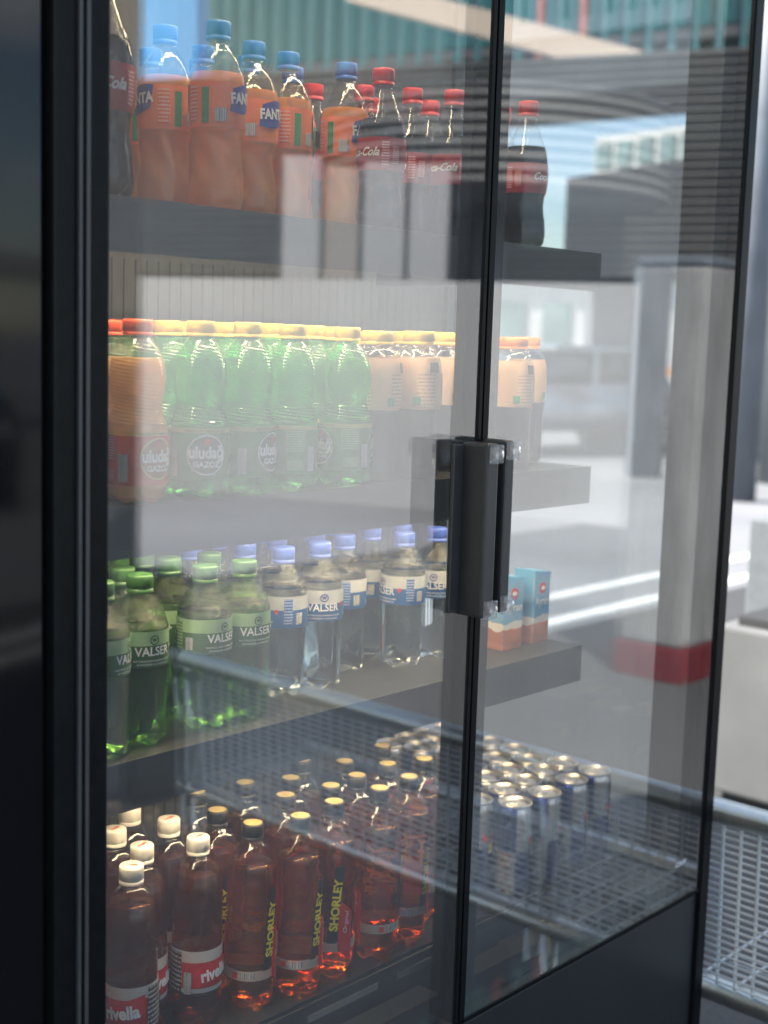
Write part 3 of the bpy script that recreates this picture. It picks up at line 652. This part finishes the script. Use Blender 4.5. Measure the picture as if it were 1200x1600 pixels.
gaz('gazg', petg, water, capyel, film_g, fine_green, mat('dark_emblem', (.02, .06, .03), .4)); gaz('gazo', pet, oj, caporg, film_gy, fine_red, mat('brown_emblem', (.28, .07, .02), .4))
# ice tea, two caps
tea = drink('dark_tea', (.22, .085, .035)); film_p = zramp('peach_film', [(0, (.70, .44, .26))])
pr = [(.0290, 0), (.0325, .004), (.0335, .012), (.0318, .035), (.0318, .085), (.0332, .10), (.0335, .125), (.0335, .15), (.0318, .168), (.0262, .181), (.0205, .187), (.0205, .191)]
def tmod(a, z, r):
    k = .035 * math.cos(4 * a) if .02 < z < .18 else 0
    return r * (1 + k - (.02 * math.sin(z * 260) if .02 < z < .095 else 0))
for kd, cm in (('teay', capyel), ('teao', capor2)):
    pp, rf = bottle(kd, pr, .209, pet, tea, .16, .0225, .0185, cm, tmod)
    me = lathe([(rf(z) + .0007, z) for z in [.100 + i * .008 for i in range(10)]], 40, tmod, False)
    lab = ['label', me, film_p, []]; a1 = lambda z, f=rf: f(z) * 1.036 + .0012; a2 = lambda z, f=rf: f(z) * 1.036 + .0018
    for off_ in (0, PI / 2, PI, 3 * PI / 2): lab[3].append(['fine_print', patch(lambda z, f=rf: f(z) * 1.036 + .0012, off_ - .38, off_ + .38, .104, .15, 8), fine_peach])
    lab[3] += [['fruit_mark', patch(a2, .1, .55, .152, .166, 6), mat('dark_leaf_' + kd, (.05, .07, .03), .5)], ['seal_mark', patch(a2, -.55, -.25, .106, .118, 6), green_ink]]
    pp.append(lab)
# mineral water, green and blue
vpr = [(.0275, 0), (.0325, .004), (.0342, .014), (.0342, .10), (.0346, .104), (.0346, .142), (.0338, .148), (.0305, .160), (.0225, .173), (.0155, .180), (.0133, .183), (.0133, .187)]
petv2 = sheet('misted_green_wall', (.42, .66, .22), 1.5, .08, bump=.5, bscale=700, voro=True); 
def valser(kind, wall, capm, film, hot, fp, base):
    pp, rf = bottle(kind, vpr, .2075, wall, water, .152, .0163, .0215, capm, lambda a, z, r: foot(5, .006, .026)(a, z, r))
    lab = ['label', band(rf, .099, .143, .0008), film, []]; a1 = lambda z, f=rf: f(z) + .0015; a2 = lambda z, f=rf: f(z) + .002
    rg = lambda u, v, a, z: (.17 * (.78 + .22 * v) * math.cos(u * 2 * PI), .1325 + .0058 * (.78 + .22 * v) * math.sin(u * 2 * PI))
    for off_ in (0, PI):
        lab[3] += [['crest', patch(a1, 0, 1, 0, 1, 20, 0, lambda u, v, a, z, o_=off_: (rg(u, v, a, z)[0] + o_, rg(u, v, a, z)[1])), base], ['crest_bear', textwrap('W', .006, a1, off_, .1325, off=.0003), base], ['logo', textwrap('VALSER', .0150, a1, off_ - .02, .1185, off=.00025, sx=.95), white_ink], ['plus_mark', textwrap('+', .012, a1, off_ + .86, .1215, off=.0006), white_ink if kind == 'valg' else red_ink],
                   ['small_line', textwrap('NATÜRLICHES MINERALWASSER', .0036, a1, off_, .1075), white_ink], ['small_line', textwrap('SCHWEIZER ALPENQUELLE', .0036, a1, off_, .1030), white_ink],
                   ['fine_print', patch(a1, off_ + 1.15, off_ + 1.5, .103, .14, 6), fp], ['barcode', patch(a1, off_ + 1.65, off_ + 1.95, .104, .12, 5), bar]]
    pp.append(lab)
valser('valg', petv2, capgreen, zramp('green_water_film', [(0, (.07, .17, .06)), (.1255, (.36, .55, .32))]), None, fine_green, mat('dark_green_ink', (.03, .08, .03), .5))
valser('valb', clearwall('pale_blue_wall', (.93, .95, .97), .3, 600, True), capvb, zramp('blue_water_film', [(0, (.04, .15, .42)), (.1235, (.62, .64, .68))]), None, fine_blue, blue_ink)
# rivella type
amber = drink('amber_whey_soda', (.66, .33, .14), .10, (.50, .18, .05)); rpr = [(.0260, 0), (.0315, .005), (.0333, .016), (.0333, .112), (.0330, .13), (.0335, .16), (.0330, .178), (.0305, .195), (.0250, .211), (.0180, .2215), (.0135, .225), (.0135, .229)]
pp, rf = bottle('riv', rpr, .2505, pet, amber, .205, .0152, .0225, capwhite, lambda a, z, r: (foot()(a, z, r) if z < .02 else r * (1 + (.006 * math.sin(z * 700 + 2 * a) if .115 < z < .185 else 0))))
film_rv = zramp('red_white_film', [(0, (.045, .035, .035)), (.0485, (.62, .60, .58)), (.054, (.60, .02, .02)), (.090, (.70, .68, .66))])
lab = ['label', band(rf, .045, .106), film_rv, []]; a1 = lambda z, f=rf: f(z) + .0014; a2 = lambda z, f=rf: f(z) + .002; a3 = lambda z, f=rf: f(z) + .0027
for off_ in (0, PI):
    lab[3] += [['red_field', patch(a1, off_ - .95, off_ + .85, .056, .082, 14, .014), red_ink], ['logo', textwrap('rivella', .023, a3, off_ - .02, .0735, off=.0009, sx=.84, tilt=.10), white_ink],
               ['ingredients', patch(a2, off_ + .95, off_ + 1.75, .047, .104, 8), fine_blk], ['barcode', patch(a3, off_ + 1.85, off_ + 2.15, .048, .078, 5), bar]]
pp.append(lab)
pp[2][3].append(['cap_print', (lambda me: me)(text2d('rivella', .0075, off=.0003)), red_ink])
for v in pp[2][3][0][1].vertices: v.co = (v.co.x, v.co.y, .2508)
# apple spritzer type
petb = sheet('moulded_bottle_wall', (.98, .96, .93), 1.55, .02, bump=.35, bscale=70)
am2 = drink('amber_apple_drink', (.95, .66, .34), .035, (.9, .40, .12)); spr = [(.0265, 0), (.0320, .005), (.0335, .016), (.0335, .10), (.0322, .125), (.0335, .15), (.0332, .178), (.0300, .200), (.0225, .216), (.0155, .224), (.0135, .2265), (.0135, .230)]
def smod(a, z, r):
    q = foot()(a, z, r)
    return q if isinstance(q, tuple) else q * (1 + (.020 * math.sin(z * 260 + 3 * a) * math.cos(4 * a) if .05 < z < .19 else 0))
pp, rf = bottle('sho', spr, .2515, petb, am2, .198, .0148, .0215, capblack, smod)
film_s = zramp('clear_red_film', [(0, (.50, .20, .06))], clear=(1, .90, .78), clearness=.93)
lab = ['label', band(rf, .060, .165, .0010), film_s, []]; a1 = lambda z, f=rf: f(z) + .0019; a2 = lambda z, f=rf: f(z) + .0026; a3 = lambda z, f=rf: f(z) + .0033
for off_ in (0.0, PI):
    lab[3] += [['black_band', patch(a1, off_ - .20, off_ + .20, .056, .168, 6, 0, lambda u, v, a, z: (a + .32 * (v - .5), z)), black_ink], ['red_swash', patch(a1, off_ + .1, off_ + .75, .045, .120, 8, -.02), red_ink],
               ['logo', textwrap('SHORLEY', .0165, a3, off_, .112, vertical=True, off=.0007, sx=1.08, tilt=-.09), yellow_ink], ['variety_name', textwrap('Original', .010, a3, off_ + .42, .085, vertical=True, shear=.4, tilt=-.09), white_ink]]
pp.append(lab)
l2 = ['lower_label', band(rf, .043, .057, .0009), zramp('pale_strip_film', [(0, (.60, .50, .42))]), []]; a4 = lambda z, f=rf: f(z) + .0016
for off_ in (PI / 2 + .1, -PI / 2 + .1): l2[3] += [['cross_mark', patch(a4, off_ - .1, off_ + .1, .046, .054, 4), red_ink], ['barcode', patch(a4, off_ + .2, off_ + .8, .0455, .0545, 6), bar]]
pp.append(l2)
pp[2][3].append(['cap_seal', lathe([(.0120, .2517), (.0125, .2519), (.002, .2521)], 32), gold_ink])

canm = mat('can_aluminium', (.78, .72, .66), .36, metal=.9, var=.05, scale=30)
def canside():
    m, n, l, o = newmat('blue_silver_can_print'); t = n.new('ShaderNodeTexCoord'); s = n.new('ShaderNodeSeparateXYZ'); l(t.outputs['Object'], s.inputs[0])
    at_ = n.new('ShaderNodeMath'); at_.operation = 'ARCTAN2'; l(s.outputs[0], at_.inputs[0]); l(s.outputs[1], at_.inputs[1])
    k = n.new('ShaderNodeMath'); k.operation = 'MULTIPLY_ADD'; k.inputs[1].default_value = 2; k.inputs[2].default_value = 0; l(at_.outputs[0], k.inputs[0]); sn = n.new('ShaderNodeMath'); sn.operation = 'SINE'; l(k.outputs[0], sn.inputs[0])
    zz = n.new('ShaderNodeMath'); zz.operation = 'SUBTRACT'; zz.inputs[1].default_value = .078; l(s.outputs[2], zz.inputs[0]); sg = n.new('ShaderNodeMath'); sg.operation = 'SIGN'; l(zz.outputs[0], sg.inputs[0])
    mu = n.new('ShaderNodeMath'); mu.operation = 'MULTIPLY'; l(sn.outputs[0], mu.inputs[0]); l(sg.outputs[0], mu.inputs[1]); gt = n.new('ShaderNodeMath'); gt.operation = 'GREATER_THAN'; gt.inputs[1].default_value = 0; l(mu.outputs[0], gt.inputs[0])
    x = n.new('ShaderNodeMixRGB'); x.inputs[1].default_value = (.015, .03, .20, 1); x.inputs[2].default_value = (.50, .50, .52, 1); l(gt.outputs[0], x.inputs[0])
    p = n.new('ShaderNodeBsdfPrincipled'); p.inputs['Metallic'].default_value = .75; p.inputs['Roughness'].default_value = .22; l(x.outputs[0], p.inputs['Base Color']); l(p.outputs[0], o.inputs[0]); return m
CR, CH = .0298, .155
cparts = [['can_body', lathe(spline([(.020, 0), (.0235, .0015), (CR, .009), (CR, .02), (CR, CH - .018), (CR, CH - .014), (.0275, CH - .004)], 3), 48), canside(), []],
          ['lid', lathe([(.0275, CH - .004), (.0285, CH - .002), (.0283, CH), (.0270, CH), (.0262, CH - .004), (.0255, CH - .0042), (.004, CH - .0036)], 48), canm, [['rim', ring(.0278, .0011, CH - .0004, 40), canm]]]]
tb = MB(); tb.box((-.006, -.004, CH - .0034), (.006, .014, CH - .0018), .0008); tbm = bpy.data.meshes.new('tab'); tb.bm.to_mesh(tbm); cparts.append(['pull_tab', tbm, alu, []])
cparts[0][3] += [['logo', textwrap('Red Bull', .016, CR + .0008, 0, .095, off=.0006, sx=.9), red_ink], ['sun_disc', patch(CR + .0006, -.3, .3, .068, .086, 8), yellow_ink]]
PROTO['can'] = (cparts, None)

def instance(kind, X, Y, Z, rz, name, label, cat, group):
    root = thing(name, label, cat, (X, Y, Z), rz, group)
    for pn_, me, m, subs in PROTO[kind][0]:
        if not me.materials: me.materials.append(m); [setattr(p_, 'use_smooth', True) for p_ in me.polygons]
        o = bpy.data.objects.new(pn_, me); col.objects.link(o); o.parent = root
        for sn_, sm, smt in subs:
            if not sm.materials: sm.materials.append(smt)
            so_ = bpy.data.objects.new(sn_, sm); col.objects.link(so_); so_.parent = o
    if kind == 'coke' and X < .95: root.scale = (1.12, 1.12, 1.13)
    else: root.scale = (1, 1, random.uniform(.988, 1.008) if kind != 'can' else 1)
    return root
ORD = ['first', 'second', 'third', 'fourth', 'fifth', 'sixth', 'seventh', 'eighth', 'ninth', 'tenth', 'eleventh', 'twelfth', 'thirteenth', 'fourteenth', 'fifteenth', 'sixteenth', 'seventeenth', 'eighteenth', 'nineteenth', 'twentieth'] + ['twenty ' + x for x in ('first', 'second', 'third', 'fourth', 'fifth', 'sixth', 'seventh', 'eighth', 'ninth')]
def row(kind, Z, items, name, phrase, cat, group, rot=.12):
    """items: (X, Y, rotation or None, own label or None). Labels count from the left of the photograph."""
    key = lambda it: it[0] / (it[1] + 1.15)
    for i, it in enumerate(sorted(items, key=key)):
        rz = it[2] if it[2] is not None else random.uniform(-rot, rot) * 3
        lb = it[3] if len(it) > 3 and it[3] else f'{phrase}, {ORD[i]} from the left'
        instance(kind, it[0], it[1], Z, rz, name, lb, cat, group)
G1 = 'drinks on the top shelf'
row('fanta', Z1, [(1.073, .216, -1.75, 'orange soda bottle with blue cap, leftmost of the front orange bottles'), (1.096, .143, .42, 'tallest looking orange soda bottle with blue cap, nearest the glass'), (1.204, .20, .2), (1.270, .205, -1.9), (1.371, .195, .15, 'orange soda bottle touching the dark cola bottles, blue cap lower than its neighbours'), (1.178, .27, 1.5), (1.262, .275, .4), (1.15, .345, .3), (1.34, .27, 2.), (1.235, .345, .4)],
    'soda_bottle', 'orange soda bottle with blue cap on the top shelf', 'bottle', 'orange soda bottles on the top shelf')
row('coke', Z1, [(.905, .115, 2.4, 'dark cola bottle at the far left of the top shelf, cap out of the picture'), (1.382, .135, -1.8, 'dark cola bottle with red cap directly right of the orange sodas'), (1.459, .244, .5), (1.517, .201, 1.2), (1.611, .249, .8), (1.558, .156, 1.6), (1.715, .19, .9), (1.685, .115, .28, 'rightmost cola bottle on the top shelf, standing against the bright sky'), (1.54, .31, .3), (1.42, .31, .7), (1.80, .26, .5)],
    'cola_bottle', 'dark cola bottle with red cap on the top shelf', 'bottle', 'cola bottles on the top shelf')
def X(px, Y, py=600): return at(px, py, Y).x
row('gazo', Z2, [(.960, .118, .10, 'whole orange gazoz bottle with red cap on the middle shelf'), (.975, .196, -.6, 'orange gazoz bottle half hidden by the left frame')], 'gazoz_bottle', 'orange gazoz bottle', 'bottle', 'gazoz bottles on the middle shelf')
row('gazg', Z2, [(X(188, .27), .272, 0), (X(262, .19), .192, .1), (X(282, .27), .27, .1), (X(313, .122), .122, -.45, 'green gazoz bottle showing its whole round emblem'), (X(350, .2), .2, .2), (X(386, .121), .121, .35), (X(418, .268), .268, .4), (X(422, .195), .195, 1.1), (X(455, .118), .118, -1.85), (X(487, .205), .205, .4), (X(519, .19), .188, .9), (X(541, .117), .117, -1.9, 'green gazoz bottle at the right end of its front row, beside the brown tea'), (X(345, .275), .275, .1), (X(450, .272), .285, 0)],
    'gazoz_bottle', 'green gazoz bottle with yellow cap on the middle shelf', 'bottle', 'gazoz bottles on the middle shelf')
row('teay', Z2, [(X(588, .13), .13, .2), (X(570, .205), .205, .4), (X(634, .2), .2, .1), (X(652, .118), .118, -.45, 'dark iced tea bottle with peach label nearest the left handle'), (X(686, .19), .19, .3), (X(615, .275), .275, .3), (X(655, .28), .28, .3)],
    'iced_tea_bottle', 'dark iced tea bottle with yellow cap and peach label', 'bottle', 'iced tea bottles on the middle shelf')
row('teao', Z2, [(X(702, .265), .265, .1, 'iced tea bottle with orange cap behind the centre frame'), (X(800, .135), .135, -.3, 'iced tea bottle with orange cap and peach label just right of the handles'), (X(820, .215), .215, .6, 'iced tea bottle with orange cap at the right end of the middle shelf')],
    'iced_tea_bottle', 'iced tea bottle', 'bottle', 'iced tea bottles on the middle shelf')
row('valg', Z3, [(.918, .13, .6, 'green mineral water bottle cut by the left frame'), (.984, .142, -.12, 'nearest green mineral water bottle, its white brand word facing out'), (1.005, .206, -.7), (1.055, .285, 0), (1.087, .216, -1.5), (1.090, .147, .10, 'green mineral water bottle between two others in the front row, crest in the middle'), (1.163, .226, 0), (1.156, .147, -.15, 'green mineral water bottle at the right end of the green front row'), (1.10, .29, .4), (.99, .28, 0)],
    'water_bottle', 'green mineral water bottle with green cap', 'bottle', 'mineral water bottles on the lower shelf')
row('valb', Z3, [(1.262, .266, .4), (1.270, .194, 1.3, 'front clear mineral water bottle next to the green ones, blue cap'), (1.340, .193, -.55, 'clear mineral water bottle with half of its brand word showing on blue'), (1.440, .305, .4), (1.437, .238, -2.), (1.529, .27, .6), (1.527, .198, 1.3, 'clear mineral water bottle in the middle of the blue front row'), (1.602, .27, 1.), (1.607, .201, 2.2), (1.345, .29, .1), (1.27, .34, .1), (1.19, .30, 1), (1.20, .37, .2), (1.52, .345, .3), (1.37, .36, .4), (1.345, .30, .4)][:15],
    'water_bottle', 'clear mineral water bottle with violet blue cap', 'bottle', 'mineral water bottles on the lower shelf')
row('riv', Z0, [(1.031, .253, .3), (1.090, .300, .5), (1.101, .228, .2), (1.022, .183, .25), (.970, .136, -.95, 'nearest amber soda bottle with white cap, lowest at the left'), (1.093, .157, .12, 'amber soda bottle with white cap, rightmost, red label turned to the right'), (.952, .208, .3)],
    'amber_soda_bottle', 'amber soda bottle with white cap in the bottom of the cooler', 'bottle', 'white capped bottles in the bottom of the cooler')
row('sho', Z0, [(1.173, .14, .12, 'amber apple drink bottle nearest the white capped bottles, black cap'), (1.242, .120, .12), (1.314, .126, -.6), (1.360, .178, .3), (1.345, .247, .2), (1.410, .292, .2), (1.428, .190, .3), (1.402, .120, .9), (1.480, .131, .15, 'amber apple drink bottle at the right end of the front row by the centre frame'), (1.463, .25, .3), (1.503, .196, .3), (1.555, .255, .3), (1.285, .195, .3), (1.175, .215, -.4), (1.275, .27, .3), (1.20, .29, -.3), (1.56, .17, .4)],
    'apple_drink_bottle', 'amber apple drink bottle with black cap and gold top', 'bottle', 'apple drink bottles in the bottom of the cooler')
row('can', Z0, [(1.728, .114, .8, 'slim energy drink can standing nearest the glass'), (1.806, .111, .9), (1.692, .168, None), (1.768, .166, None), (1.833, .171, None), (1.860, .229, None), (1.900, .182, None), (1.893, .282, None), (1.929, .236, None), (1.963, .185, None), (1.896, .118, .7), (1.967, .118, .6, 'slim blue silver energy drink can at the far right front'), (1.962, .290, None), (1.965, .350, None), (1.795, .228, None), (1.730, .226, None), (1.825, .285, None), (1.66, .24, None), *[(atz(a, b, Z0 + .155).x, atz(a, b, Z0 + .155).y, None) for a, b in ((612, 1160), (640, 1151), (668, 1144), (690, 1136), (655, 1166), (683, 1159), (630, 1141), (655, 1132))]],
    'drink_can', 'slim blue and silver energy drink can', 'can', 'energy drink cans in the bottom right of the cooler')

# yoghurt drink cartons
def cartonmat():
    m, n, l, o = newmat('blue_terracotta_carton'); t = n.new('ShaderNodeTexCoord'); s = n.new('ShaderNodeSeparateXYZ'); l(t.outputs['Object'], s.inputs[0])
    z = n.new('ShaderNodeTexNoise'); z.inputs['Scale'].default_value = 40; l(t.outputs['Object'], z.inputs[0]); a = n.new('ShaderNodeMath'); a.operation = 'MULTIPLY_ADD'; a.inputs[1].default_value = .022; l(z.outputs[0], a.inputs[0]); l(s.outputs[2], a.inputs[2])
    mr = n.new('ShaderNodeMapRange'); mr.inputs[2].default_value = .14; l(a.outputs[0], mr.inputs[0]); r = n.new('ShaderNodeValToRGB'); r.color_ramp.interpolation = 'CONSTANT'; e = r.color_ramp.elements
    e[0].color = (.55, .20, .12, 1); e[0].position = 0; e[1].position = .40; e[1].color = (.18, .40, .62, 1)
    x = e.new(.31); x.color = (.75, .72, .68, 1); x = e.new(.15); x.color = (.46, .17, .10, 1)
    l(mr.outputs[0], r.inputs[0]); p = n.new('ShaderNodeBsdfPrincipled'); p.inputs['Roughness'].default_value = .35; l(r.outputs[0], p.inputs['Base Color']); l(p.outputs[0], o.inputs[0]); return m
cmm = cartonmat(); bluetop = mat('light_blue_board', (.12, .38, .66), .35)
def carton(X_, Y_, rz, label):
    r = thing('yoghurt_drink_carton', label, 'carton', (X_, Y_, Z3), rz, 'yoghurt drink cartons on the lower shelf')
    W, Dp, H = .0245, .020, .114
    MB().box((-W, -Dp, 0), (W, Dp, H), .002).build('box', cmm, r)
    MB().prism([(-W, H - .001), (W, H - .001), (W, H + .004), (-W, H + .010)], -Dp, Dp).build('folded_top', bluetop, r)
    MB().prism([(-W - .0012, H), (-W - .0012, H - .03), (-W - .0006, H)], -Dp * .8, Dp * .8).build('folded_ear', bluetop, r)
    me = lathe([(.0095, 0), (.0095, .0006), (.001, .0008)], 24)
    for v in me.vertices: v.co = (v.co.x, -Dp - .0006 - v.co.z, v.co.y + .093)
    lg = link('round_emblem', me, red_ink, r)
    me = lathe([(.0058, 0), (.0058, .0003), (.001, .0004)], 24)
    for v in me.vertices: v.co = (v.co.x, -Dp - .0016 - v.co.z, v.co.y * .6 + .093)
    link('emblem_centre', me, white_ink, lg)
    me = text2d('Ayran', .019, off=.0004, sx=.9)
    for v in me.vertices: v.co = (v.co.x, -Dp - .001, v.co.y + .070)
    link('logo', me, white_ink, r)
    me = lathe([(.012, .012), (.017, .028), (.018, .034), (.002, .034)], 24)
    for v in me.vertices: v.co = (v.co.x, -Dp - .0006 + v.co.y * .03, v.co.z)
    link('printed_bowl', me, mat('terracotta_print_%d' % len(MT), (.55, .17, .07), .5), r)
q = at(828, 950, .165); carton(q.x + .004, .165, .05, 'blue and terracotta yoghurt drink carton at the right end of its shelf')
q = at(790, 950, .165); carton(q.x - .008, .162, -.05, 'blue and terracotta yoghurt drink carton partly hidden by the handles')
carton(q.x + .03, .235, .0, 'blue yoghurt drink carton in the second row, behind the other two')
